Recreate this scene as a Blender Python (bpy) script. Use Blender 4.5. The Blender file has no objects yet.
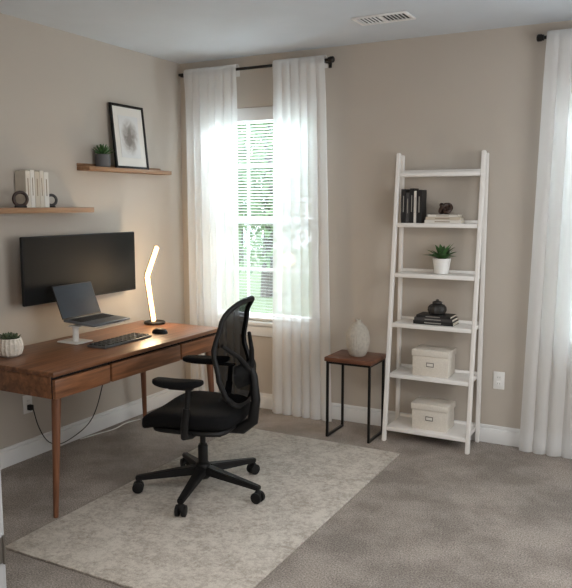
import bpy, bmesh, math, random
from mathutils import Vector, Matrix, Euler
random.seed(7)
S=bpy.context.scene; C=S.collection
PI=math.pi
try:
    S.view_settings.view_transform='Standard'; S.view_settings.look='None'
except Exception: pass

# ---------------------------------------------------------------- camera
cd=bpy.data.cameras.new('camera'); cam=bpy.data.objects.new('camera',cd); C.objects.link(cam)
cam.location=(3.567,-4.871,1.62); cam.rotation_euler=(PI/2-math.radians(7.1),0,math.radians(28.1))
cd.sensor_fit='HORIZONTAL'; cd.sensor_width=36; cd.lens=36*720/572; S.camera=cam

# ---------------------------------------------------------------- materials
def lin(c): return tuple((x/255/12.92 if x/255<=.04045 else ((x/255+.055)/1.055)**2.4) for x in c)
def base(name):
    m=bpy.data.materials.new(name); m.use_nodes=True; nt=m.node_tree
    return m,nt,nt.nodes['Principled BSDF']
def mat(name,rgb,rough=.6,metal=0,var=.06,vs=8,bump=0,bs=200,stretch=(1,1,1),spec=.5):
    m,nt,b=base(name); c=lin(rgb)
    b.inputs['Roughness'].default_value=rough; b.inputs['Metallic'].default_value=metal
    b.inputs['Specular IOR Level'].default_value=spec
    tc=nt.nodes.new('ShaderNodeTexCoord'); mp=nt.nodes.new('ShaderNodeMapping'); mp.inputs['Scale'].default_value=stretch
    nt.links.new(tc.outputs['Object'],mp.inputs['Vector'])
    n=nt.nodes.new('ShaderNodeTexNoise'); n.inputs['Scale'].default_value=vs; n.inputs['Detail'].default_value=5
    nt.links.new(mp.outputs[0],n.inputs['Vector'])
    r=nt.nodes.new('ShaderNodeValToRGB'); r.color_ramp.elements[0].position=.3; r.color_ramp.elements[1].position=.7
    r.color_ramp.elements[0].color=tuple(x*(1-var) for x in c)+(1,)
    r.color_ramp.elements[1].color=tuple(min(1,x*(1+var)) for x in c)+(1,)
    nt.links.new(n.outputs['Fac'],r.inputs['Fac']); nt.links.new(r.outputs[0],b.inputs['Base Color'])
    if bump:
        n2=nt.nodes.new('ShaderNodeTexNoise'); n2.inputs['Scale'].default_value=bs; n2.inputs['Detail'].default_value=3
        nt.links.new(mp.outputs[0],n2.inputs['Vector'])
        bp=nt.nodes.new('ShaderNodeBump'); bp.inputs['Strength'].default_value=bump; bp.inputs['Distance'].default_value=.01
        nt.links.new(n2.outputs['Fac'],bp.inputs['Height']); nt.links.new(bp.outputs[0],b.inputs['Normal'])
    return m
def wood(name,dark,light,axis='y',rough=.4,scale=1):
    m,nt,b=base(name); b.inputs['Roughness'].default_value=rough
    tc=nt.nodes.new('ShaderNodeTexCoord'); mp=nt.nodes.new('ShaderNodeMapping')
    st={'x':(2,26,26),'y':(26,2,26),'z':(26,26,2)}[axis]; mp.inputs['Scale'].default_value=tuple(s*scale for s in st)
    nt.links.new(tc.outputs['Object'],mp.inputs['Vector'])
    n=nt.nodes.new('ShaderNodeTexNoise'); n.inputs['Scale'].default_value=1; n.inputs['Detail'].default_value=8; n.inputs['Roughness'].default_value=.65; n.inputs['Distortion'].default_value=.6
    nt.links.new(mp.outputs[0],n.inputs['Vector'])
    r=nt.nodes.new('ShaderNodeValToRGB'); e=r.color_ramp.elements
    e[0].position=.3; e[0].color=lin(dark)+(1,); e[1].position=.72; e[1].color=lin(light)+(1,)
    nt.links.new(n.outputs['Fac'],r.inputs['Fac']); nt.links.new(r.outputs[0],b.inputs['Base Color'])
    bp=nt.nodes.new('ShaderNodeBump'); bp.inputs['Strength'].default_value=.08; bp.inputs['Distance'].default_value=.002
    nt.links.new(n.outputs['Fac'],bp.inputs['Height']); nt.links.new(bp.outputs[0],b.inputs['Normal'])
    return m
def emit(name,rgb,st):
    m,nt,b=base(name); c=lin(rgb)+(1,)
    b.inputs['Base Color'].default_value=c; b.inputs['Emission Color'].default_value=c; b.inputs['Emission Strength'].default_value=st
    return m
def cloth(name,c0,c1,trans,clear):
    m=bpy.data.materials.new(name); m.use_nodes=True; nt=m.node_tree; nt.nodes.clear(); N=nt.nodes.new
    o=N('ShaderNodeOutputMaterial'); d=N('ShaderNodeBsdfDiffuse'); t=N('ShaderNodeBsdfTranslucent'); x=N('ShaderNodeBsdfTransparent')
    tc=N('ShaderNodeTexCoord'); n=N('ShaderNodeTexNoise'); n.inputs['Scale'].default_value=30
    mp=N('ShaderNodeMapping'); mp.inputs['Scale'].default_value=(6,6,.3); nt.links.new(tc.outputs['Object'],mp.inputs[0]); nt.links.new(mp.outputs[0],n.inputs['Vector'])
    r=N('ShaderNodeValToRGB'); r.color_ramp.elements[0].color=c0+(1,); r.color_ramp.elements[1].color=c1+(1,)
    nt.links.new(n.outputs['Fac'],r.inputs['Fac']); nt.links.new(r.outputs[0],d.inputs['Color']); nt.links.new(r.outputs[0],t.inputs['Color'])
    m1=N('ShaderNodeMixShader'); m1.inputs[0].default_value=trans; nt.links.new(d.outputs[0],m1.inputs[1]); nt.links.new(t.outputs[0],m1.inputs[2])
    m2=N('ShaderNodeMixShader'); m2.inputs[0].default_value=clear; nt.links.new(m1.outputs[0],m2.inputs[1]); nt.links.new(x.outputs[0],m2.inputs[2])
    nt.links.new(m2.outputs[0],o.inputs[0]); return m
def seethrough(name,rgb,fac,gloss=False):
    m=bpy.data.materials.new(name); m.use_nodes=True; nt=m.node_tree; nt.nodes.clear(); N=nt.nodes.new
    o=N('ShaderNodeOutputMaterial'); d=N('ShaderNodeBsdfGlossy' if gloss else 'ShaderNodeBsdfDiffuse'); x=N('ShaderNodeBsdfTransparent')
    d.inputs['Color'].default_value=lin(rgb)+(1,)
    if gloss: d.inputs['Roughness'].default_value=.02
    mm=N('ShaderNodeMixShader'); mm.inputs[0].default_value=fac
    nt.links.new(d.outputs[0],mm.inputs[1]); nt.links.new(x.outputs[0],mm.inputs[2]); nt.links.new(mm.outputs[0],o.inputs[0]); return m

m_wall=mat('wall_paint',(185,176,165),.75,var=.015,vs=3,bump=.03,bs=350)
m_ceil=mat('ceiling_paint',(200,206,212),.9,var=.02,vs=5,bump=.1,bs=160)
m_trim=mat('white_trim',(227,227,226),.45,var=.01)
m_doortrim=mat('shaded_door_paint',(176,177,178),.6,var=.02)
m_shelfwhite=mat('white_lacquer',(236,233,229),.4,var=.01)
m_walnut=wood('walnut_wood',(84,53,35),(156,105,71),'y',.36)
m_walnutz=wood('walnut_leg',(86,53,36),(138,90,61),'z',.42)
m_gapshade=mat('gap_shade',(18,11,8),.9)
m_oak=wood('light_oak',(122,88,60),(168,130,94),'y',.5)
m_mahog=wood('reddish_wood',(80,48,35),(124,80,58),'x',.4,1.4)
m_black=mat('black_plastic',(12,12,13),.55,spec=.35)
m_blackmetal=mat('black_metal',(18,17,17),.4,.3)
m_fabric=mat('black_fabric',(15,15,17),.95,var=.25,vs=300,bump=.3,bs=500,spec=.2)
m_mesh=seethrough('black_chair_mesh',(5,5,6),.08)
m_screen=mat('dark_screen',(8,8,9),.6,var=.02,spec=.2)
m_lapscreen=mat('laptop_display',(40,50,62),.25,var=.25,vs=3)  # blue-grey reflection on the switched-off display is put into its colour
m_silver=mat('grey_aluminium',(130,134,140),.4,.6,var=.02)
m_keys=mat('dark_keys',(26,27,29),.6)
m_keycase=mat('keyboard_case',(88,90,93),.5,.3)
m_whiteplastic=mat('white_plastic',(232,231,228),.4,var=.01)
m_ceramic=mat('white_ceramic',(214,206,194),.7,var=.12,vs=70,bump=.5,bs=90)
m_vase=mat('grey_stoneware',(176,169,158),.75,var=.12,vs=50,bump=.3,bs=90)
m_darkpot=mat('grey_pot',(92,92,94),.6,var=.1)
m_soil=mat('soil',(50,36,26),.95,var=.3,vs=60,bump=.5,bs=120)
m_leaf=mat('dark_green_leaf',(66,104,56),.5,var=.25,vs=12)
m_succ=mat('succulent_leaf',(76,88,64),.6,var=.3,vs=20)
m_cream=mat('cream_paper',(210,202,189),.8,var=.04,vs=40)
m_pages=mat('book_pages',(222,214,198),.9,var=.1,vs=120,stretch=(1,1,6))
m_bblack=mat('black_cover',(24,23,24),.55)
m_bgrey=mat('charcoal_cover',(62,60,60),.6)
m_bwhite=mat('white_cover',(220,215,207),.6,var=.02)
m_btan=mat('tan_cover',(198,187,170),.6,var=.04)
m_band=mat('spine_band',(150,134,116),.7)
m_bandlight=mat('pale_spine_band',(150,146,140),.7)
m_brown=mat('dark_brown_wood',(58,40,32),.5,var=.2,vs=20)
m_linen=mat('cream_linen',(216,209,198),.9,var=.06,vs=120,bump=.2,bs=300)
m_steel=mat('steel_label',(120,116,110),.35,.7)
m_cable=mat('black_cable',(18,18,18),.6)
m_whitecable=mat('white_cable',(214,212,208),.6)
m_slot=mat('socket_slot',(36,35,34),.8)
m_slat=cloth('blind_slat',(.80,.82,.82),(.84,.86,.86),.42,0.0)
m_sheer=cloth('sheer_curtain',(.935,.94,.94),(.98,.985,.985),.48,.25)
m_glass=seethrough('window_glass',(255,255,255),.95,True)
m_lamp=emit('led_warm',(255,208,146),4.2)
m_grass=mat('lawn',(140,156,124),.95,var=.12,vs=3)
m_treeleaf=mat('tree_leaf',(130,156,116),.8,var=.2,vs=1.5)
m_bark=mat('bark',(104,98,94),.95,var=.3,vs=10,stretch=(3,3,.5))

def carpet_mat():
    m,nt,b=base('grey_carpet'); N=nt.nodes.new; b.inputs['Roughness'].default_value=1; b.inputs['Specular IOR Level'].default_value=.05
    tc=N('ShaderNodeTexCoord')
    n1=N('ShaderNodeTexNoise'); n1.inputs['Scale'].default_value=135; n1.inputs['Detail'].default_value=4; n1.inputs['Roughness'].default_value=.72
    n2=N('ShaderNodeTexNoise'); n2.inputs['Scale'].default_value=2.8; n2.inputs['Detail'].default_value=6; n2.inputs['Roughness'].default_value=.62
    for n in(n1,n2): nt.links.new(tc.outputs['Object'],n.inputs['Vector'])
    r=N('ShaderNodeValToRGB'); e=r.color_ramp.elements
    e[0].position=.33; e[0].color=lin((112,103,97))+(1,); e[1].position=.67; e[1].color=lin((200,190,181))+(1,)
    nt.links.new(n1.outputs['Fac'],r.inputs['Fac'])
    r2=N('ShaderNodeValToRGB'); f=r2.color_ramp.elements; f[0].position=.40; f[0].color=(.70,.70,.70,1); f[1].position=.60; f[1].color=(1,1,1,1)
    nt.links.new(n2.outputs['Fac'],r2.inputs['Fac'])
    mx=N('ShaderNodeMix'); mx.data_type='RGBA'; mx.blend_type='MULTIPLY'; mx.inputs[0].default_value=1
    nt.links.new(r.outputs[0],mx.inputs[6]); nt.links.new(r2.outputs[0],mx.inputs[7]); nt.links.new(mx.outputs[2],b.inputs['Base Color'])
    bp=N('ShaderNodeBump'); bp.inputs['Strength'].default_value=.45; bp.inputs['Distance'].default_value=.008
    nt.links.new(n1.outputs['Fac'],bp.inputs['Height']); nt.links.new(bp.outputs[0],b.inputs['Normal']); return m
def rug_mat():
    m,nt,b=base('distressed_rug'); N=nt.nodes.new; b.inputs['Roughness'].default_value=1; b.inputs['Specular IOR Level'].default_value=.05
    tc=N('ShaderNodeTexCoord')
    n1=N('ShaderNodeTexNoise'); n1.inputs['Scale'].default_value=46; n1.inputs['Detail'].default_value=8; n1.inputs['Roughness'].default_value=.8
    n0=N('ShaderNodeTexNoise'); n0.inputs['Scale'].default_value=5; n0.inputs['Detail'].default_value=5
    n2=N('ShaderNodeTexNoise'); n2.inputs['Scale'].default_value=170; n2.inputs['Detail'].default_value=2
    v=N('ShaderNodeTexVoronoi'); v.inputs['Scale'].default_value=9; v.feature='DISTANCE_TO_EDGE'
    for n in(n1,n0,n2,v): nt.links.new(tc.outputs['Object'],n.inputs['Vector'])
    ma=N('ShaderNodeMath'); ma.operation='MULTIPLY_ADD'; ma.inputs[1].default_value=.22; nt.links.new(v.outputs['Distance'],ma.inputs[0]); nt.links.new(n1.outputs['Fac'],ma.inputs[2])
    mb_=N('ShaderNodeMath'); mb_.operation='MULTIPLY_ADD'; mb_.inputs[1].default_value=.30; nt.links.new(n0.outputs['Fac'],mb_.inputs[0]); nt.links.new(ma.outputs[0],mb_.inputs[2])
    r=N('ShaderNodeValToRGB'); e=r.color_ramp.elements
    e[0].position=.55; e[0].color=lin((170,161,151))+(1,); e[1].position=.76; e[1].color=lin((213,206,196))+(1,)
    nt.links.new(mb_.outputs[0],r.inputs['Fac'])
    r2=N('ShaderNodeValToRGB'); r2.color_ramp.elements[0].position=.3; r2.color_ramp.elements[0].color=(.84,.84,.84,1); r2.color_ramp.elements[1].position=.7
    nt.links.new(n2.outputs['Fac'],r2.inputs['Fac'])
    mx=N('ShaderNodeMix'); mx.data_type='RGBA'; mx.blend_type='MULTIPLY'; mx.inputs[0].default_value=1
    nt.links.new(r.outputs[0],mx.inputs[6]); nt.links.new(r2.outputs[0],mx.inputs[7]); nt.links.new(mx.outputs[2],b.inputs['Base Color'])
    bp=N('ShaderNodeBump'); bp.inputs['Strength'].default_value=.4; bp.inputs['Distance'].default_value=.005
    nt.links.new(n2.outputs['Fac'],bp.inputs['Height']); nt.links.new(bp.outputs[0],b.inputs['Normal']); return m
def art_mat():
    m,nt,b=base('abstract_art'); N=nt.nodes.new; b.inputs['Roughness'].default_value=.8
    tc=N('ShaderNodeTexCoord'); n=N('ShaderNodeTexNoise'); n.inputs['Scale'].default_value=16; n.inputs['Detail'].default_value=5; n.inputs['Distortion'].default_value=1.0
    nt.links.new(tc.outputs['Object'],n.inputs['Vector'])
    g=N('ShaderNodeTexGradient'); g.gradient_type='SPHERICAL'; mp=N('ShaderNodeMapping'); mp.inputs['Scale'].default_value=(9,9,6.3)
    nt.links.new(tc.outputs['Object'],mp.inputs[0]); nt.links.new(mp.outputs[0],g.inputs[0])
    ma=N('ShaderNodeMath'); ma.operation='MULTIPLY'; nt.links.new(n.outputs['Fac'],ma.inputs[0]); nt.links.new(g.outputs['Fac'],ma.inputs[1])
    r=N('ShaderNodeValToRGB'); e=r.color_ramp.elements
    e[0].position=.06; e[0].color=lin((214,213,211))+(1,); e[1].position=.38; e[1].color=lin((134,128,123))+(1,)
    for ps,cl in((.15,(198,195,192)),(.24,(170,165,160))):
        x=r.color_ramp.elements.new(ps); x.color=lin(cl)+(1,)
    nt.links.new(ma.outputs[0],r.inputs['Fac']); nt.links.new(r.outputs[0],b.inputs['Base Color']); return m
m_carpet=carpet_mat(); m_rug=rug_mat(); m_art=art_mat()

# ---------------------------------------------------------------- mesh building
class MB:
    def __init__(s): s.bm=bmesh.new()
    def add(s,t,mx=None):
        if mx is not None: t.transform(mx)
        me=bpy.data.meshes.new('tmp'); t.to_mesh(me); t.free(); s.bm.from_mesh(me); bpy.data.meshes.remove(me); return s
    def box(s,a,b,bev=0,seg=2,rot=None):
        t=bmesh.new(); bmesh.ops.create_cube(t,size=1)
        sz=[abs(b[i]-a[i]) for i in range(3)]; c=Vector([(a[i]+b[i])/2 for i in range(3)])
        t.transform(Matrix.Diagonal((*sz,1)))
        if bev: bmesh.ops.bevel(t,geom=list(t.edges),offset=min(bev,min(sz)*.45),segments=seg,affect='EDGES',profile=.5)
        mx=Matrix.Translation(c)
        if rot is not None: mx=mx@Euler(rot).to_matrix().to_4x4()
        return s.add(t,mx)
    def tube(s,pts,r,seg=10,closed=False,flat=1.0):
        pts=[Vector(p) for p in pts]; n=len(pts); t=bmesh.new()
        rs=r if isinstance(r,(list,tuple)) else [r]*n
        rings=[]; up=None
        for i,p in enumerate(pts):
            if closed: d=(pts[(i+1)%n]-pts[i-1])
            else: d=pts[min(i+1,n-1)]-pts[max(i-1,0)]
            d.normalize()
            if up is None:
                up=Vector((0,0,1)) if abs(d.z)<.9 else Vector((1,0,0))
            up=(up-d*up.dot(d)).normalized(); sd=d.cross(up)
            rings.append([t.verts.new(p+(up*math.cos(2*PI*k/seg)*flat+sd*math.sin(2*PI*k/seg))*rs[i]) for k in range(seg)])
        m=n if closed else n-1
        for i in range(m):
            A=rings[i]; B=rings[(i+1)%n]
            for k in range(seg): t.faces.new((A[k],A[(k+1)%seg],B[(k+1)%seg],B[k]))
        if not closed:
            t.faces.new(rings[0][::-1]); t.faces.new(rings[-1])
        bmesh.ops.recalc_face_normals(t,faces=t.faces); return s.add(t)
    def bar(s,p0,p1,w0,h0,w1=None,h1=None,up=(0,0,1)):
        p0=Vector(p0); p1=Vector(p1); w1=w0 if w1 is None else w1; h1=h0 if h1 is None else h1
        d=(p1-p0).normalized(); up=Vector(up); up=(up-d*up.dot(d)).normalized(); sd=d.cross(up); t=bmesh.new()
        A=[t.verts.new(p0+sd*w0/2*i+up*h0/2*j) for i,j in((-1,-1),(1,-1),(1,1),(-1,1))]
        B=[t.verts.new(p1+sd*w1/2*i+up*h1/2*j) for i,j in((-1,-1),(1,-1),(1,1),(-1,1))]
        for k in range(4): t.faces.new((A[k],A[(k+1)%4],B[(k+1)%4],B[k]))
        t.faces.new(A[::-1]); t.faces.new(B); bmesh.ops.recalc_face_normals(t,faces=t.faces)
        bmesh.ops.bevel(t,geom=list(t.edges),offset=min(w0,h0,w1,h1)*.18,segments=2,affect='EDGES'); return s.add(t)
    def lathe(s,prof,c=(0,0,0),seg=32,mx=None):
        t=bmesh.new(); rings=[]
        for r,z in prof:
            rings.append([t.verts.new((max(r,.0002)*math.cos(2*PI*k/seg),max(r,.0002)*math.sin(2*PI*k/seg),z)) for k in range(seg)])
        for A,B in zip(rings,rings[1:]):
            for k in range(seg): t.faces.new((A[k],A[(k+1)%seg],B[(k+1)%seg],B[k]))
        t.faces.new(rings[0][::-1]); t.faces.new(rings[-1]); bmesh.ops.recalc_face_normals(t,faces=t.faces)
        M_=Matrix.Translation(c)
        if mx is not None: M_=M_@mx
        return s.add(t,M_)
    def sup(s,c,rad,e1=1,e2=1,nu=32,nv=16,mx=None):
        f=lambda w,e:math.copysign(abs(w)**e,w); t=bmesh.new(); rings=[]
        for j in range(nv+1):
            v=-PI/2+PI*j/nv
            rings.append([t.verts.new((rad[0]*f(math.cos(v),e1)*f(math.cos(2*PI*k/nu),e2),rad[1]*f(math.cos(v),e1)*f(math.sin(2*PI*k/nu),e2),rad[2]*f(math.sin(v),e1))) for k in range(nu)])
        for A,B in zip(rings,rings[1:]):
            for k in range(nu): t.faces.new((A[k],A[(k+1)%nu],B[(k+1)%nu],B[k]))
        bmesh.ops.remove_doubles(t,verts=t.verts,dist=1e-5); bmesh.ops.recalc_face_normals(t,faces=t.faces)
        M_=Matrix.Translation(c)
        if mx is not None: M_=M_@mx
        return s.add(t,M_)
    def grid(s,fn,nu,nv,thick=0):
        t=bmesh.new(); V=[[t.verts.new(fn(i/nu,j/nv)) for i in range(nu+1)] for j in range(nv+1)]
        for j in range(nv):
            for i in range(nu): t.faces.new((V[j][i],V[j][i+1],V[j+1][i+1],V[j+1][i]))
        if thick: bmesh.ops.solidify(t,geom=list(t.faces),thickness=thick)
        return s.add(t)
    def leaf(s,p,d,L,w,curl=.3,n=5,thick=.0):
        p=Vector(p); d=Vector(d).normalized(); sd=d.cross(Vector((0,0,1)))
        sd=Vector((1,0,0)) if sd.length<.05 else sd.normalized(); nn=sd.cross(d).normalized()
        def fn(u,v):
            ww=w*math.sin(PI*min(1,max(0,.06+.94*v)))**.7*(1-.25*v)
            return p+d*L*v-nn*curl*L*v*v+sd*(u-.5)*ww+nn*abs(u-.5)*ww*.4
        return s.grid(fn,2,n,thick)
    def build(s,name,m,parent=None,world=False,ang=.6,loc=None):
        bm=s.bm
        if parent is not None and world: bmesh.ops.translate(bm,verts=bm.verts,vec=-parent.location)
        me=bpy.data.meshes.new(name); bm.to_mesh(me); bm.free()
        ms=m if isinstance(m,(list,tuple)) else [m]
        for x in ms: me.materials.append(x)
        me.shade_smooth(); me.set_sharp_from_angle(angle=ang)
        o=bpy.data.objects.new(name,me); C.objects.link(o)
        if parent is not None: o.parent=parent
        if loc is not None: o.location=loc
        return o
def rib(prof,n,seg,dep):
    t=MB(); bm=bmesh.new(); rings=[]
    for r,zz_ in prof: rings.append([bm.verts.new(((r*(1-dep*abs(math.sin(n*PI*k/seg))))*math.cos(2*PI*k/seg),(r*(1-dep*abs(math.sin(n*PI*k/seg))))*math.sin(2*PI*k/seg),zz_)) for k in range(seg)])
    for A,B in zip(rings,rings[1:]):
        for q in range(seg): bm.faces.new((A[q],A[(q+1)%seg],B[(q+1)%seg],B[q]))
    bm.faces.new(rings[0][::-1]); bm.faces.new(rings[-1]); bmesh.ops.recalc_face_normals(bm,faces=bm.faces); t.add(bm); return t
def tag(o,label,cat,group=None):
    o['label']=label; o['category']=cat
    if group: o['group']=group
    return o
def thing(name,label,cat,loc=(0,0,0),rotz=0,group=None):
    o=bpy.data.objects.new(name,None); o.empty_display_size=.05; C.objects.link(o); o.location=loc; o.rotation_euler=(0,0,rotz)
    return tag(o,label,cat,group)
def struct(name,mb,m,ang=.6,parent=None):
    o=mb.build(name,m,parent,ang=ang)
    if parent is None: o['kind']='structure'
    return o

# ---------------------------------------------------------------- room shell
RX=4.7; RY=-5.8; H=2.74; T=.14
WZ0,WZ1=.70,2.36
W1=(.24,1.19); W2=(2.98,3.93)
wb=MB()
for a,b in((-T,W1[0]),(W1[1],W2[0]),(W2[1],RX+T)): wb.box((a,0,0),(b,T,H))
for w in(W1,W2):
    wb.box((w[0],0,0),(w[1],T,WZ0)); wb.box((w[0],0,WZ1),(w[1],T,H))
struct('wall_back',wb,m_wall)
struct('wall_left',MB().box((-T,RY,0),(0,0,H)),m_wall)
struct('wall_right',MB().box((RX,RY,0),(RX+T,0,H)),m_wall)
struct('wall_rear',MB().box((-T,RY-T,0),(RX+T,RY,H)),m_wall)
struct('wall_front',MB().box((0,-3.42,0),(1.615,-3.30,H)),m_wall)
struct('ceiling',MB().box((-T,RY-T,H),(RX+T,T,H+.1)),m_ceil)
struct('floor',MB().box((-T,RY-T,-.1),(RX+T,T,0)),m_carpet)
def baseb(name,segs):
    m=MB()
    for a,b in segs: m.box(a,b,.004)
    struct(name,m,m_trim)
baseb('baseboard_back',[((0.016,-.016,0),(RX,-.0005,.10)),((0.016,-.010,.10),(RX,-.0005,.125))])
baseb('baseboard_left',[((.0005,-3.3,0),(.016,-.0005,.10)),((.0005,-3.3,.10),(.010,-.0005,.125))])
# door casing at the left edge of the picture
d1=struct('door_1',MB().box((1.615,-3.43,0),(1.640,-3.29,2.06)).box((1.54,-3.2995,0),(1.640,-3.28,2.06),.004),m_doortrim)
MB().box((1.640,-3.36,.42),(1.643,-3.293,.51)).tube([(1.6445,-3.288,.415),(1.6445,-3.288,.515)],.005).build('hinge',m_steel,d1)

def window(idx,w):
    a,b=w; yf=.075
    o=MB()
    o.box((a,yf,WZ0),(a+.045,.125,WZ1),.004).box((b-.045,yf,WZ0),(b,.125,WZ1),.004).box((a+.045,yf,WZ1-.045),(b-.045,.125,WZ1),.004).box((a+.045,yf,WZ0),(b-.045,.125,WZ0+.045),.004)
    zm=1.49
    o.box((a+.045,yf+.005,zm-.026),(b-.045,.115,zm+.026),.004)
    o=o.build('window_%d'%idx,m_trim); o['kind']='structure'
    for nm,z0,z1,yy in(('lower_pane',WZ0+.045,zm-.026,.098),('upper_pane',zm+.026,WZ1-.045,.108)):
        MB().box((a+.045,yy,z0),(b-.045,yy+.003,z1)).build(nm,m_glass,o)
        g=MB()
        for fx in(1/3,2/3):
            x=a+.045+(b-a-.09)*fx; g.box((x-.011,yy-.006,z0),(x+.011,yy-.001,z1))
        zc=(z0+z1)/2; g.box((a+.045,yy-.0062,zc-.011),(b-.045,yy-.0012,zc+.011))
        g.build('muntins',m_trim,o)
    t=MB().box((a-.06,-.045,WZ0-.028),(b+.06,.075,WZ0-.001),.006).box((a-.04,-.018,WZ0-.115),(b+.04,-.0005,WZ0-.028),.004)
    t=t.build('trim_%d'%idx,m_trim); t['kind']='structure'
    return o
window(1,W1); window(2,W2)
def blind(w,label):
    a,b=w; t=thing('window_blind',label,'blind',((a+b)/2,.04,WZ0),0,None)
    MB().box((a+.004,.006,WZ1-.10),(b-.004,.070,WZ1-.002),.004).build('headrail',m_trim,t,True)
    m=MB(); z=WZ1-.115
    while z>WZ0+.04:
        m.box((a+.01,.027,z-.0007),(b-.01,.053,z+.0007),rot=(math.radians(-10),0,0)); z-=.024
    m.build('slats',m_slat,t,True)
    MB().box((a+.01,.022,WZ0+.004),(b-.01,.058,WZ0+.024),.003).build('bottom_rail',m_trim,t,True)
    c=MB()
    for x in(a+.12,b-.12): c.tube([(x,.038,WZ0+.02),(x,.038,WZ1-.09)],.0015,5)
    c.build('ladder_cords',m_slat,t,True)
blind(W1,'white horizontal slat blind between the two sheer curtains near the corner')
blind(W2,'white horizontal slat blind behind the sheer curtain at right edge')

# ---------------------------------------------------------------- curtains and rods
RZ=2.635
def rod(x0,x1,label,fin):
    t=thing('curtain_rod',label,'curtain rod',((x0+x1)/2,-.09,RZ))
    MB().tube([(x0,-.09,RZ),(x1,-.09,RZ)],.011,14).build('pole',m_blackmetal,t,True)
    for x,s in fin:
        MB().lathe([(.011,0),(.018,.002),(.018,.012),(.022,.016),(.022,.038),(.017,.044),(0,.045)],(x,-.09,RZ),20,Matrix.Rotation(s*PI/2,4,'Y')).build('finial',m_blackmetal,t,True)
    for x in(x0+.03,x1-.022):
        MB().box((x-.012,-.005,RZ-.04),(x+.012,-.0005,RZ+.03),.002).bar((x,-.005,RZ-.012),(x,-.098,RZ-.012),.012,.014).box((x-.008,-.106,RZ-.02),(x+.008,-.076,RZ-.010)).build('bracket',m_blackmetal,t,True)
rod(.055,1.352,'black metal curtain rod over the window near the room corner',[(1.352,1)])
rod(2.81,4.1,'black metal curtain rod starting at the upper right edge',[(2.81,-1),(4.1,1)])
def curtain(x0,x1,n,ph,label,bx0=None,bx1=None):
    bx0=x0 if bx0 is None else bx0; bx1=x1 if bx1 is None else bx1
    path=[(2.585,.030,.1),(2.64,.030,.1),(2.662,.020,.1),(2.672,0,.1),(2.662,-.022,.12),(2.64,-.030,.2),(2.60,-.030,.35),(2.52,-.026,.7),(2.35,-.022,.9)]
    k=26
    for i in range(1,k+1):
        v=i/k; path.append((2.35+(.008-2.35)*v,-.022+.010*v,.9+.25*v))
    N=len(path)-1; nu=n*16
    rnd=[random.uniform(.35,1.2) for _ in range(n+2)]; rp=[random.uniform(-1,1) for _ in range(n+2)]; rq=[random.uniform(-.35,.35) for _ in range(n+2)]
    def fn(u,v):
        z,yo,am=path[round(v*N)]; d=max(0,(2.6-z)/2.6)
        cell=min(n,u*n); i=int(cell); f=cell-i; f=f*f*(3-2*f)
        L=lambda A:A[i]*(1-f)+A[min(i+1,n)]*f
        a=L(rnd); wob=L(rp); sh=L(rq)
        w=math.sin(2*PI*n*u+ph+sh*3+wob*d*1.3)+.22*math.sin(2*PI*n*1.9*u+ph*2+d*1.2)*(1-.7*d)
        xa=x0+(x1-x0)*u; xb=bx0+(bx1-bx0)*u
        x=xa+(xb-xa)*d+.010*am*math.cos(2*PI*n*u+ph+sh*3)
        return Vector((x,-.09+yo+.018*am*a*w,z))
    t=MB().grid(fn,nu,N).build('curtain',m_sheer,None,ang=3)
    return tag(t,label,'curtain')
curtain(.115,.600,7,.4,'white sheer curtain hanging in the room corner, left of the window')
curtain(.915,1.335,6,1.3,'white sheer curtain beside the small wooden side table',.89,1.40)
curtain(2.83,3.5,8,2.2,'white sheer curtain hanging at the far right edge',2.77,3.5)

# ---------------------------------------------------------------- rug
rug=MB().box((.862,-2.645,.001),(2.09,-.525,.011),.003); rug=rug.build('area_rug',m_rug)
tag(rug,'faded beige and grey distressed rug under the office chair','rug')

# ---------------------------------------------------------------- desk
DT=.775; dx0,dx1,dy0,dy1=.165,.855,-2.285,-.745
desk=thing('writing_desk','walnut writing desk with three drawers and slender tapered legs','desk',(.51,-1.52,0))
MB().box((dx0,dy0,DT-.026),(dx1,dy1,DT),.006).build('desktop',m_walnut,desk,True)
MB().box((dx0+.012,dy0+.010,DT-.145),(dx1-.032,dy1-.010,DT-.0265),.004).build('drawer_case',m_walnut,desk,True)
MB().box((dx1-.0318,dy0+.012,DT-.143),(dx1-.0305,dy1-.012,DT-.027)).build('drawer_gap_shade',m_gapshade,desk,True)  # near-black sheet paints the shade between the drawer fronts
for a,b in((dy0+.010,-1.856),(-1.850,-1.203),(-1.197,dy1-.010)):
    MB().box((dx1-.0303,a+.005,DT-.145),(dx1-.006,b-.005,DT-.043),.004).build('drawer',m_walnut,desk,True)
for lx,ly,ox,oy in((dx0+.05,dy0+.07,-.012,-.025),(dx0+.05,dy1-.07,-.012,.025),(dx1-.06,dy0+.07,.026,-.060),(dx1-.06,dy1-.07,.022,.03)):
    MB().tube([(lx+ox,ly+oy,0),(lx+ox,ly+oy,.012),(lx,ly,DT-.1455)],[.0125,.014,.025],20).build('leg',m_walnutz,desk,True)

# ---------------------------------------------------------------- monitor
mon=thing('monitor','wide black flat monitor mounted on the wall above the desk','monitor',(.15,-1.305,1.005))
MB().box((.128,-1.82,1.005),(.150,-.79,1.425),.006).build('housing',m_black,mon,True)
MB().box((.1502,-1.813,1.016),(.1512,-.797,1.418)).build('screen',m_screen,mon,True)
MB().box((.0,-1.40,1.12),(.012,-1.21,1.31),.003).box((.012,-1.345,1.17),(.1085,-1.265,1.26),.01).box((.1085,-1.41,1.11),(.1279,-1.20,1.32),.004).build('wall_bracket',m_blackmetal,mon,True)

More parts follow.
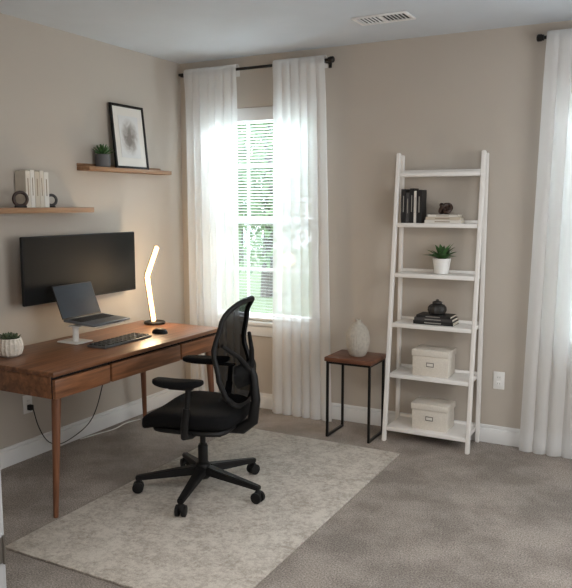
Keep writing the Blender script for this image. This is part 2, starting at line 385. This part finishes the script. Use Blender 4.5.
# ---------------------------------------------------------------- laptop stand and laptop
Lx,Ly=.315,-1.49
st=thing('laptop_stand','white laptop riser with round post at back of the desk','laptop stand',(.37,-1.60,DT))
MB().box((.27,-1.69,DT+.0005),(.44,-1.555,DT+.011),.005,3).build('base',m_whiteplastic,st,True)
MB().tube([(.375,-1.635,DT+.0112),(.375,-1.635,DT+.10)],.019,20).build('post',m_whiteplastic,st,True)
MB().bar((.29,-1.49,DT+.118),(.52,-1.49,DT+.104),.26,.006,up=(0,0,1)).box((.34,-1.66,DT+.100),(.41,-1.45,DT+.1075),.002).build('tray',m_whiteplastic,st,True)
lap=thing('laptop','open grey laptop with dark screen raised on the white stand','laptop',(.30,Ly,DT+.126),0)
tilt=Matrix.Rotation(math.radians(3.4),4,'Y')
def T_(mb,mx): mb.bm.transform(mx); return mb
T_(MB().box((0,-.17,0),(.24,.17,.014),.004,3),tilt).build('base',m_silver,lap)
kb=MB()
for r in range(5):
    for c in range(13): kb.box((.03+r*.02,-.15+c*.0231,.0141),(.047+r*.02,-.13+c*.0231,.0158))
T_(kb,tilt).build('keys',m_keys,lap)
T_(MB().box((.155,-.055,.01405),(.225,.055,.0146)),tilt).build('touchpad',m_silver,lap)
lidm=Matrix.Translation((0,0,.012))@Matrix.Rotation(math.radians(-22),4,'Y')
lid=T_(MB().box((-.008,-.17,.004),(-.001,.17,.222),.003,3),lidm).build('lid',m_keys,lap)
T_(MB().box((-.0008,-.164,.012),(-.0003,.164,.216)),lidm).build('display',m_lapscreen,lid)

# ---------------------------------------------------------------- keyboard, mouse
k=thing('keyboard','slim dark computer keyboard near the front of the desk','keyboard',(.60,-1.485,DT+.0005),math.radians(2))
MB().box((-.07,-.225,0),(.07,.225,.014),.004).build('case',m_keycase,k)
m=MB()
for r in range(4):
    for c in range(11): m.box((-.063+r*.0320,-.216+c*.0393,.0141),(-.037+r*.0320,-.184+c*.0393,.0215),.003,1)
m.build('keys',m_keys,k)
mo=thing('computer_mouse','small black mouse on the desk beyond the keyboard','mouse',(.625,-1.13,DT+.0005),math.radians(5))
mm=MB().sup((0,0,.0),(.055,.031,.034),.8,.8); bmesh.ops.bisect_plane(mm.bm,geom=list(mm.bm.verts)+list(mm.bm.edges)+list(mm.bm.faces),plane_co=(0,0,0),plane_no=(0,0,-1),clear_outer=True)
mm.build('body',m_black,mo); MB().lathe([(.006,-.004),(.008,0),(.006,.004)],(-.026,0,.027),14,Matrix.Rotation(PI/2,4,'X')).build('scroll_wheel',m_bgrey,mo)

# ---------------------------------------------------------------- lamp
la=thing('desk_lamp','zigzag LED desk lamp with warm glow and round black base','lamp',(.35,-.835,DT+.0005))
MB().lathe([(.074,0),(.076,.003),(.076,.012),(.070,.017),(.0,.018)],seg=40).build('base',m_black,la)
P0=(0,-.01,.0182);P1=(0,-.075,.345);P2=(0,.045,.545)
def lbar(p,q): 
    MB().bar(p,q,.032,.020,up=(1,0,0)).build('light_bar',m_lamp,la)
lbar(P0,P1); lbar(P1,P2)
MB().bar((-.0125,-.01,.0182),(-.0125,-.075,.345),.033,.004,up=(1,0,0)).bar((-.0125,-.075,.345),(-.0125,.045,.545),.033,.004,up=(1,0,0)).build('housing',m_black,la)

# ---------------------------------------------------------------- plants
def rosette(mb,c,n,L,w,e0,e1):
    for i in range(n):
        f=i/n; a=i*2.39996; el=math.radians(e0+(e1-e0)*f)
        d=Vector((math.cos(a)*math.cos(el),math.sin(a)*math.cos(el),math.sin(el)))
        mx=d.to_track_quat('Z','Y').to_matrix().to_4x4()
        ll=L*(1-.12*f)
        mb.sup(Vector(c)+d*ll*.5,(w,w*.5,ll*.5),1.15,1,8,6,mx)
p=thing('potted_succulent','small succulent in a textured pale pot at left end of desk','plant',(.335,-2.10,DT+.0005))
rib([(.045,0),(.062,.012),(.073,.045),(.071,.075),(.062,.100),(.056,.103),(.054,.092),(.0,.090)],18,108,.06).build('pot',m_ceramic,p)
MB().lathe([(.0,.0905),(.050,.0905),(.0,.096)],seg=20).build('soil',m_soil,p)
mb=MB()
for cx,cy in((0,0),(.026,.014),(-.024,.02),(.004,-.03),(-.026,-.014)): rosette(mb,(cx,cy,.094),13,.044,.008,25,85)
mb.build('leaves',m_succ,p)
USZ=1.875
p=thing('potted_succulent','spiky green plant in grey cylinder pot beside the framed picture','plant',(.062,-1.0,USZ+.0005))
MB().lathe([(.044,0),(.050,.004),(.053,.086),(.050,.088),(.048,.081),(0,.079)],seg=32).build('pot',m_darkpot,p)
MB().lathe([(0,.0795),(.047,.0795),(0,.084)],seg=20).build('soil',m_soil,p)
mb=MB(); rosette(mb,(0,0,.080),30,.092,.0075,12,88); mb.build('leaves',m_leaf,p)

# ---------------------------------------------------------------- floating shelves
s=thing('floating_shelf','short wooden ledge on left wall holding the framed picture','shelf',(.06,-.80,USZ-.03))
MB().box((.0,-1.19,USZ-.028),(.115,-.29,USZ),.003).build('board',m_oak,s,True)
MB().box((.0,-1.19,USZ+.0002),(.008,-.29,USZ+.022),.003).build('back_lip',m_oak,s,True)
LSZ=1.60
s=thing('floating_shelf','wooden ledge on left wall holding the pale books','shelf',(.07,-1.64,LSZ-.03))
MB().box((.0,-2.15,LSZ-.034),(.155,-1.20,LSZ),.003).build('board',m_oak,s,True)

# ---------------------------------------------------------------- picture
pic=thing('picture_frame','black framed abstract print with white mat leaning on wall','picture',(.082,-.70,USZ+.001))
lean=Matrix.Rotation(math.radians(-6.0),4,'Y'); w2,h,fw=.18,.46,.018
f=MB().box((-.018,-w2,0),(0,-w2+fw,h),.002).box((-.018,w2-fw,0),(0,w2,h),.002).box((-.018,-w2+fw,0),(0,w2-fw,fw),.002).box((-.018,-w2+fw,h-fw),(0,w2-fw,h),.002)
T_(f,lean).build('frame',m_black,pic)
T_(MB().box((-.012,-w2+fw,fw),(-.008,w2-fw,h-fw)),lean).build('mat_board',m_bwhite,pic)
ao=MB().box((-.001,-.105,-.15),(.0008,.105,.15)).build('artwork',m_art,pic); ao.location=lean@Vector((-.0065,0,h/2)); ao.rotation_euler=(0,math.radians(-6),0)

# ---------------------------------------------------------------- books
def book(label,loc,rotz,th,h,d,cov,flat=False,group=None,band=None,name='book'):
    """upright: spine faces +x local, thickness along y, height z. flat: lies on its side, spine toward +x"""
    t=thing(name,label,'book',loc,rotz,group)
    c=.0025
    cover=MB(); pg=MB()
    if flat:
        cover.box((-d,-h/2,0),(0,h/2,c),.0008,1).box((-d,-h/2,th-c),(0,h/2,th),.0008,1).box((-c,-h/2,c),(0,h/2,th-c))
        pg.box((-d+.004,-h/2+.003,c+.0001),(-c-.0001,h/2-.003,th-c-.0001))
    else:
        cover.box((-d,-th/2,0),(0,-th/2+c,h),.0008,1).box((-d,th/2-c,0),(0,th/2,h),.0008,1).box((-c,-th/2+c,0),(0,th/2-c,h))
        pg.box((-d+.004,-th/2+c+.0001,.003),(-c-.0001,th/2-c-.0001,h-.003))
    cv=cover.build('cover',cov,t); pg.build('pages',m_pages,t)
    if band is not None:
        b=MB()
        if flat: b.box((-.0003,-h*.22,th*.36),(.0005,h*.2,th*.64))
        else: b.box((-.0003,-th*.10,h*.32),(.0005,th*.10,h*.80))
        b.build('spine_band',band,cv)
    return t
y=-1.725
ords=['first','second','third','fourth','fifth']
for i,(th,h) in enumerate(((.038,.222),(.034,.228),(.040,.220),(.034,.226),(.040,.219))):
    book('%s pale book from the left in the row on the wall ledge'%ords[i],(.100,y+th/2,LSZ+.0005),0,th-.001,h,.09,[m_cream,m_bwhite,m_btan,m_cream,m_bwhite][i],group='pale books on the wall ledge',band=m_band); y+=th
# round bookends
t=thing('bookend','round dark ring ornament just in front of the pale books','ornament',(.128,-1.795,LSZ+.0005),math.radians(-25))
MB().box((-.020,-.032,0),(.020,.032,.012),.003).build('foot',m_black,t)
MB().tube([(0,.040*math.cos(2*PI*i/32),.051+.040*math.sin(2*PI*i/32)) for i in range(32)],.010,12,True).build('ring',m_brown,t)
t=thing('bookend','small dark ring ornament right of the pale books','ornament',(.07,-1.495,LSZ+.0005),math.radians(-25))
MB().lathe([(.025,0),(.025,.008),(.01,.012),(0,.0125)],seg=24).build('foot',m_black,t)
MB().tube([(0,.032*math.cos(2*PI*i/28),.046+.032*math.sin(2*PI*i/28)) for i in range(28)],.009,10,True).build('ring',m_bgrey,t)

# ---------------------------------------------------------------- ladder shelf
lx0,lx1=1.885,2.487; LH=1.965; lw=.028
ls=thing('ladder_shelf','tall white ladder shelf with six tiers against the back wall','shelf',((lx0+lx1)/2,-.17,0))
def fy(z): return -.31+(.31-.115)*z/LH
for x in(lx0+lw/2,lx1-lw/2):
    MB().bar((x,fy(0),0),(x,fy(LH),LH),lw,.028,up=(0,-1,0)).build('front_leg',m_shelfwhite,ls,True)
    MB().bar((x,-.036,0),(x,-.036,LH-.01),lw,.026,up=(0,-1,0)).build('back_leg',m_shelfwhite,ls,True)
SZ=[1.832,1.494,1.155,.815,.470,.105]
for z in SZ:
    yf=fy(z)-.012
    MB().box((lx0+lw+.0005,yf,z-.028),(lx1-lw-.0005,-.024,z),.003).box((lx0+lw+.0005,-.034,z+.0002),(lx1-lw-.0005,-.024,z+.02),.002).build('shelf_board',m_shelfwhite,ls,True)
z=SZ[1]+.0005
x=1.932
R90=-PI/2
specs=[(.034,.228,m_bblack,'tall black book, leftmost on the second ladder tier'),
(.026,.205,m_bgrey,'short charcoal book second from left on the second ladder tier'),
(.030,.232,m_bblack,'tallest black book in the middle of the upright row'),
(.018,.215,m_bwhite,'thin pale book between black books on the second ladder tier'),
(.038,.222,m_bblack,'thick black book at the right end of the upright row')]
for th,h,mt,lb in specs:
    book(lb,(x+th/2,-.148,z),R90,th-.001,h,.105,mt,group='upright books on the ladder shelf',band=m_bandlight); x+=th
zz=z
for th,w,mt,lb in((.022,.245,m_bwhite,'white book at the bottom of the flat stack beside black books'),(.020,.232,m_btan,'tan book in the middle of the flat stack on second tier'),(.016,.205,m_bwhite,'smallest white book on top of the flat pale stack')):
    book(lb,(2.225,-.158,zz),R90,th-.0006,w,.115,mt,True,'flat pale books on the ladder shelf',m_band); zz+=th
t=thing('decorative_knot','dark brown knot ornament resting on the flat pale books','ornament',(2.225,-.10,zz+.0005))
mb=MB()
pts=[]
for i in range(72):
    a=2*PI*i/72; r=.026+.013*math.cos(3*a); pts.append((r*math.cos(2*a),r*math.sin(2*a)*.9,.039+.026*math.sin(3*a)))
mb.tube(pts,.0125,10,True).build('knot',m_brown,t)
# small green plant on tier three
z=SZ[2]+.0005
p=thing('potted_plant','leafy green plant in white pot on the third ladder tier','plant',(2.215,-.115,z))
MB().lathe([(.040,0),(.047,.004),(.060,.098),(.060,.104),(.055,.104),(.053,.094),(0,.092)],seg=36).build('pot',m_whiteplastic,p)
MB().lathe([(0,.0925),(.052,.0925),(0,.097)],seg=20).build('soil',m_soil,p)
mb=MB()
for i in range(30):
    a=i*2.39996; el=math.radians(24+56*random.random()); L=random.uniform(.09,.13)
    mb.leaf((.012*math.cos(a),.012*math.sin(a),.094),(math.cos(a)*math.cos(el),math.sin(a)*math.cos(el)*.72,math.sin(el)),L,.036,.25,6)
mb.build('leaves',m_leaf,p,ang=3)
# tier four: flat dark books + ribbed jar
z=SZ[3]+.0005; zz=z
for th,w,mt,lb in((.026,.275,m_bblack,'black book with pale pages at the bottom of dark stack'),(.020,.262,m_bgrey,'charcoal book in the dark stack under the ribbed jar'),(.018,.235,m_bblack,'thin black book directly under the ribbed dark jar')):
    book(lb,(2.19,-.20,zz),R90,th-.0006,w,.15,mt,True,'flat dark books on the ladder shelf',m_bandlight); zz+=th
j=thing('ribbed_jar','dark ribbed round jar standing on the stack of black books','jar',(2.195,-.125,zz+.0005))
m_jar=mat('dark_jar',(44,42,40),.5,var=.15,vs=20)
rib([(.040,0),(.056,.008),(.066,.030),(.064,.048),(.050,.064),(.030,.072)],12,96,.07).build('body',m_jar,j)
MB().lathe([(.028,.0725),(.034,.076),(.034,.084),(.020,.090),(.010,.092),(.010,.100),(0,.103)],seg=28).build('lid',m_jar,j)
# storage boxes
def sbox(label,loc):
    t=thing('storage_box',label,'box',loc,0,'cream storage boxes on the ladder shelf')
    w,d,h=.245,.175,.135
    MB().box((-w/2,-d/2,0),(w/2,d/2,h),.004).build('body',m_linen,t)
    MB().box((-w/2-.006,-d/2-.006,h+.0003),(w/2+.006,d/2+.006,h+.044),.004).build('lid',m_linen,t)
    q=MB().box((-.026,-d/2-.003,.065),(.026,-d/2-.0003,.095),.001).build('label_holder',m_steel,t)
    MB().box((-.021,-d/2-.0038,.071),(.021,-d/2-.0032,.090)).build('paper_label',m_bwhite,q)
sbox('cream lidded storage box on the fifth ladder tier, the upper box',(2.19,-.155,SZ[4]+.0005))
sbox('cream lidded storage box on the bottom ladder tier near floor',(2.20,-.175,SZ[5]+.0005))

# ---------------------------------------------------------------- side table and vase
tx0,tx1,ty0,ty1,tz=1.495,1.842,-.43,-.125,.572
t=thing('side_table','small wooden side table with black metal frame beside the curtain','table',((tx0+tx1)/2,(ty0+ty1)/2,0))
MB().box((tx0,ty0,tz-.030),(tx1,ty1,tz),.004).build('tabletop',m_mahog,t,True)
q=.016
for x in(tx0+.018,tx1-.018):
    for yy in(ty0+.02,ty1-.02): MB().box((x-q/2,yy-q/2,0),(x+q/2,yy+q/2,tz-.0465),.001,1).build('leg',m_blackmetal,t,True)
    MB().box((x-q/2,ty0+.0285,0.0),(x+q/2,ty1-.0285,q),.001,1).build('foot_bar',m_blackmetal,t,True)
fr=MB()
for x in(tx0+.018,tx1-.018): fr.box((x-q/2,ty0+.012,tz-.046),(x+q/2,ty1-.012,tz-.0303))
for yy in(ty0+.02,ty1-.02): fr.box((tx0+.0265,yy-q/2,tz-.046),(tx1-.0265,yy+q/2,tz-.0303))
fr.build('top_frame',m_blackmetal,t,True)
v=thing('vase','egg shaped pale grey textured vase on the side table','vase',(1.685,-.285,tz+.0005))
rib([(.046,0),(.058,.010),(.074,.045),(.083,.095),(.083,.130),(.076,.168),(.060,.202),(.040,.224),(.025,.235),(.020,.241),(.020,.250),(.024,.256),(.018,.256),(.016,.235)],30,180,.03).build('body',m_vase,v)

# ---------------------------------------------------------------- office chair
ch=thing('office_chair','black ergonomic mesh office chair with armrests on five casters','office chair',(1.305,-1.63,.0115),math.radians(191))
CR=.365
MB().lathe([(.034,.072),(.046,.085),(.050,.120),(.038,.158),(.031,.163),(0,.164)],seg=28).build('base_hub',m_black,ch)
for ang in(23,95,167,239,311):
    a=math.radians(ang); ca,sa=math.cos(a),math.sin(a)
    MB().bar((.035*ca,.035*sa,.122),((CR+.012)*ca,(CR+.012)*sa,.083),.056,.050,.034,.026).build('base_leg',m_black,ch)
    cst=MB().tube([(CR*ca,CR*sa,.040),(CR*ca,CR*sa,.078)],.009,10)
    cst.sup((CR*ca,CR*sa,.048),(.025,.018,.022),.8,.8,16,8,Matrix.Rotation(a+PI/2,4,'Z'))
    cst=cst.build('caster',m_black,ch)
    for sgn in(-1,1):
        wx=CR*ca-.018*sgn*sa; wy=CR*sa+.018*sgn*ca
        MB().lathe([(.022,-.011),(.031,-.008),(.031,.008),(.022,.011)],(wx,wy,.0315),24,Matrix.Rotation(a,4,'Z')@Matrix.Rotation(PI/2,4,'X')).build('wheel',m_black,cst)
MB().lathe([(.028,.1645),(.028,.26),(.024,.265),(.024,.27),(.016,.272),(.016,.355)],seg=24).build('gas_lift',m_black,ch)
me_=MB().box((-.15,-.095,.345),(.11,.095,.390),.015,3); me_.build('tilt_mechanism',m_black,ch)
MB().tube([(.05,-.08,.375),(.06,-.20,.370),(.06,-.24,.365)],[.006,.006,.010],10).build('tilt_lever',m_black,ch)
sm=MB().sup((.028,0,.450),(.268,.262,.052),.5,.48,48,16)
for vtx in sm.bm.verts:
    x,yv=vtx.co.x,vtx.co.y
    if x>.12: vtx.co.z-=.045*((x-.12)/.16)**2
    vtx.co.z+=.020*(yv/.25)**2
    vtx.co.z-=.010*math.exp(-((x+.05)**2+yv*yv)/.02)
sm.build('seat',m_fabric,ch)
MB().sup((.01,0,.400),(.225,.225,.016),.3,.4,40,8).build('seat_pan',m_black,ch)
def bxp(z,y): 
    pts=[(.48,-.245),(.58,-.272),(.70,-.258),(.85,-.222),(1.0,-.240),(1.14,-.290)]
    for (z0,x0),(z1,x1) in zip(pts,pts[1:]):
        if z<=z1: 
            f=max(0,(z-z0)/(z1-z0)); f=f*f*(3-2*f); x=x0+(x1-x0)*f; break
    else: x=pts[-1][1]
    return x+.060*(y/.23)**2
Z0,Z1=.530,1.10
def hw(z):
    pts=[(.530,.08),(.550,.14),(.60,.200),(.70,.232),(.85,.222),(1.0,.188),(1.05,.163),(1.085,.122),(1.10,.06)]
    if z<=pts[0][0]: return pts[0][1]
    for (z0,w0),(z1,w1) in zip(pts,pts[1:]):
        if z<=z1: return w0+(w1-w0)*(z-z0)/(z1-z0)
    return pts[-1][1]
zs=[Z0+(Z1-Z0)*(.5-.5*math.cos(PI*i/22)) for i in range(23)]
loop=[(bxp(zv,hw(zv)),hw(zv),zv) for zv in zs]+[(bxp(zv,hw(zv)),-hw(zv),zv) for zv in reversed(zs)]
br=MB().tube(loop,.0145,12,True).build('back_frame',m_black,ch)
def mf(u,v):
    zv=zs[0]+(zs[-1]-zs[0])*v; yv=(u*2-1)*(hw(zv)-.004); return Vector((bxp(zv,yv)+.002,yv,zv))
MB().grid(mf,20,30).build('back_mesh',m_mesh,ch,ang=3)
def lf(u,v):
    zv=.64+.12*v; yv=(u*2-1)*.175*(1-.2*(2*v-1)**2); return Vector((bxp(zv,yv)-.024-.012*math.sin(PI*v),yv,zv))
MB().grid(lf,16,8,.014).build('lumbar_support',m_black,ch,ang=1.2)
MB().tube([(-.12,0,.376),(-.24,0,.384),(-.300,0,.43),(-.318,0,.55),(-.306,0,.68),(-.294,0,.72)],[.030,.034,.032,.026,.022,.018],14).tube([(-.294,0,.70),(-.260,.10,.80),(-.207,.205,.88)],[.017,.014,.011],10).tube([(-.294,0,.70),(-.260,-.10,.80),(-.207,-.205,.88)],[.017,.014,.011],10).build('back_spine',m_black,ch)
for sgn,po in((-1,.085),(1,.0)):
    ar=MB().tube([(-.02,sgn*.08,.382),(-.02,sgn*.20,.380),(-.02,sgn*.280,.400),(-.03,sgn*.300,.46),(-.045,sgn*.300,.56)],[.019,.019,.021,.021,.019],12,flat=1).tube([(-.045,sgn*.300,.55),(-.055,sgn*.300,.668)],.014,12).box((-.08,sgn*.300-.022,.658),(.05+po,sgn*.300+.022,.670),.004)
    ar=ar.build('armrest',m_black,ch)
    pad=MB().sup((.010+po,sgn*.292,.684),(.145,.054,.021),.55,.6,32,12)
    for vt_ in pad.bm.verts:
        xr=(vt_.co.x-.010-po)/.145
        vt_.co.z+=.010*xr*xr-.004*xr
        vt_.co.y=sgn*.292+(vt_.co.y-sgn*.292)*(1-.22*max(0,-xr))-sgn*.018*max(0,xr)**2
    pad.build('arm_pad',m_fabric,ar)

# ---------------------------------------------------------------- outlets, cords, vent
def outlet(label,loc,rotz):
    t=thing('wall_outlet',label,'outlet',loc,rotz)
    MB().box((-.037,-.006,-.06),(.037,-.0005,.06),.003).build('cover_plate',m_whiteplastic,t)
    for zc in(.021,-.021):
        sk=MB().box((-.017,-.0085,zc-.015),(.017,-.0062,zc+.015),.001,1).build('socket',m_whiteplastic,t)
        MB().box((-.008,-.0088,zc-.004),(-.006,-.0086,zc+.006)).box((.006,-.0088,zc-.004),(.008,-.0086,zc+.006)).build('slots',m_slot,sk)
outlet('white double outlet on back wall right of the ladder shelf',(2.597,0,.44),0)
outlet('white double outlet on left wall under the desk',(0,-1.70,.355),PI/2)
def smooth(pts,n=8):
    P=[Vector(p) for p in pts]; P=[P[0]]+P+[P[-1]]; out=[]
    for i in range(1,len(P)-2):
        for k_ in range(n):
            t_=k_/n; a,b,c,d=P[i-1],P[i],P[i+1],P[i+2]
            out.append(.5*((2*b)+(c-a)*t_+(2*a-5*b+4*c-d)*t_*t_+(3*b-a-3*c+d)*t_**3))
    out.append(P[-2]); return out
t=thing('power_cord','black power cord hanging from desk to the left wall outlet','cord',(.1,-1.4,0))
MB().tube(smooth([(.155,-1.02,.66),(.10,-1.05,.55),(.07,-1.08,.36),(.06,-1.15,.18),(.07,-1.25,.10),(.06,-1.38,.05),(.06,-1.5,.04),(.06,-1.6,.09),(.05,-1.66,.2),(.045,-1.695,.33)]),.0034,8).build('cable',m_cable,t,True)
MB().box((.0092,-1.712,.318),(.042,-1.684,.352),.004).build('plug',m_cable,t,True)
t=thing('power_cord','white charging cord trailing along the baseboard under the desk','cord',(.1,-1.1,0))
MB().tube(smooth([(.05,-1.30,.012),(.06,-1.15,.006),(.09,-1.0,.006),(.07,-.85,.006),(.10,-.72,.006)]),.004,8).build('cable',m_whitecable,t,True)
vt=thing('ceiling_vent','white louvred air vent in the ceiling above the ladder shelf','vent',(1.955,-.60,H))
V=MB()
x0,x1,y0,y1=1.78,2.13,-.695,-.505
V.box((x0,y0,H-.010),(x1,y0+.024,H-.0005),.003).box((x0,y1-.024,H-.010),(x1,y1,H-.0005),.003).box((x0,y0+.024,H-.010),(x0+.024,y1-.024,H-.0005),.003).box((x1-.024,y0+.024,H-.010),(x1,y1-.024,H-.0005),.003)
V.build('frame',m_trim,vt,True)
V=MB(); xx=x0+.040
while xx<x1-.035:
    V.box((xx-.0012,y0+.024,H-.0105),(xx+.0012,y1-.024,H-.003),rot=(0,math.radians(20 if xx<1.955 else -20),0)); xx+=.024
V.box((1.951,y0+.024,H-.0105),(1.959,y1-.024,H-.003))
V.build('louvres',m_trim,vt,True)
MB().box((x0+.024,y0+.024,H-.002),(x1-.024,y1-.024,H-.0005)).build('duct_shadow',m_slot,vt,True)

# ---------------------------------------------------------------- outdoors
struct('ground',MB().box((-14,.5,-.6),(14,26,-.5)),m_grass)
def tree(label,x,y,h,r,n):
    t=thing('tree',label,'tree',(x,y,-.5))
    MB().tube([(0,0,0),(.05,.02,h*.35),(0,.05,h*.6),(.06,0,h*.85)],[.16,.12,.09,.04],10).build('trunk',m_bark,t)
    mb=MB(); bm=mb.bm
    for i in range(n):
        d=Vector((random.gauss(0,1),random.gauss(0,1),random.gauss(0,1))).normalized()*r*random.uniform(.3,1)
        c=Vector((d.x,d.y,h*.60+d.z*1.2)); q=Euler((random.uniform(0,6),random.uniform(0,6),random.uniform(0,6))).to_matrix(); sz=random.uniform(.10,.19)
        bm.faces.new([bm.verts.new(c+q@Vector(k)*sz) for k in((-.5,0,0),(0,-.35,.02),(.6,0,0),(0,.35,.02))])
    mb.build('foliage',m_treeleaf,t)
tree('pale green tree seen through the blind between the curtains',-4.6,9.5,5.2,2.2,5500)
tree('larger tree further back seen through the window blind',-9.4,16.0,6.4,3.0,5000)
tree('tree outside the window behind the right edge curtain',2.6,10.5,5.0,1.9,1500)

# ---------------------------------------------------------------- light
w=bpy.data.worlds.new('sky'); S.world=w; w.use_nodes=True
bg=w.node_tree.nodes['Background']; bg.inputs[0].default_value=(.80,.91,1,1); bg.inputs[1].default_value=3.0
def area(name,loc,rot,sx,sy,e,col):
    l=bpy.data.lights.new(name,'AREA'); l.shape='RECTANGLE'; l.size=sx; l.size_y=sy; l.energy=e; l.color=col
    o=bpy.data.objects.new(name,l); o.location=loc; o.rotation_euler=rot; C.objects.link(o)
for i,w_ in enumerate((W1,W2)):
    area('window_daylight',((w_[0]+w_[1])/2,1.5,3.2),(math.radians(-55),0,0),1.6,1.2,540,(.84,.93,1))
area('ceiling_fill',(2.6,-4.1,2.70),(0,0,0),1.6,1.6,36,(1,.955,.89))  # added warm fill below the ceiling, no fixture stands for it
area('side_fill',(4.66,-2.1,1.5),(0,math.radians(90),0),1.5,1.8,52,(.97,.985,1))  # added fill, as if from an imagined window in the right wall
def point(name,loc,e,r,col):
    l=bpy.data.lights.new(name,'POINT'); l.energy=e; l.shadow_soft_size=r; l.color=col
    o=bpy.data.objects.new(name,l); o.location=loc; C.objects.link(o)
point('rear_fill',(3.6,-5.2,1.8),16,.35,(.98,.98,1))  # added unseen fill behind the camera, lifts ceiling and walls
point('lamp_glow',(.42,-.87,DT+.33),11,.06,(1,.74,.46))
sl=bpy.data.lights.new('sun','SUN'); sl.energy=2.2; sl.angle=.05; so=bpy.data.objects.new('sun',sl); so.rotation_euler=(math.radians(50),0,math.radians(-15)); C.objects.link(so)
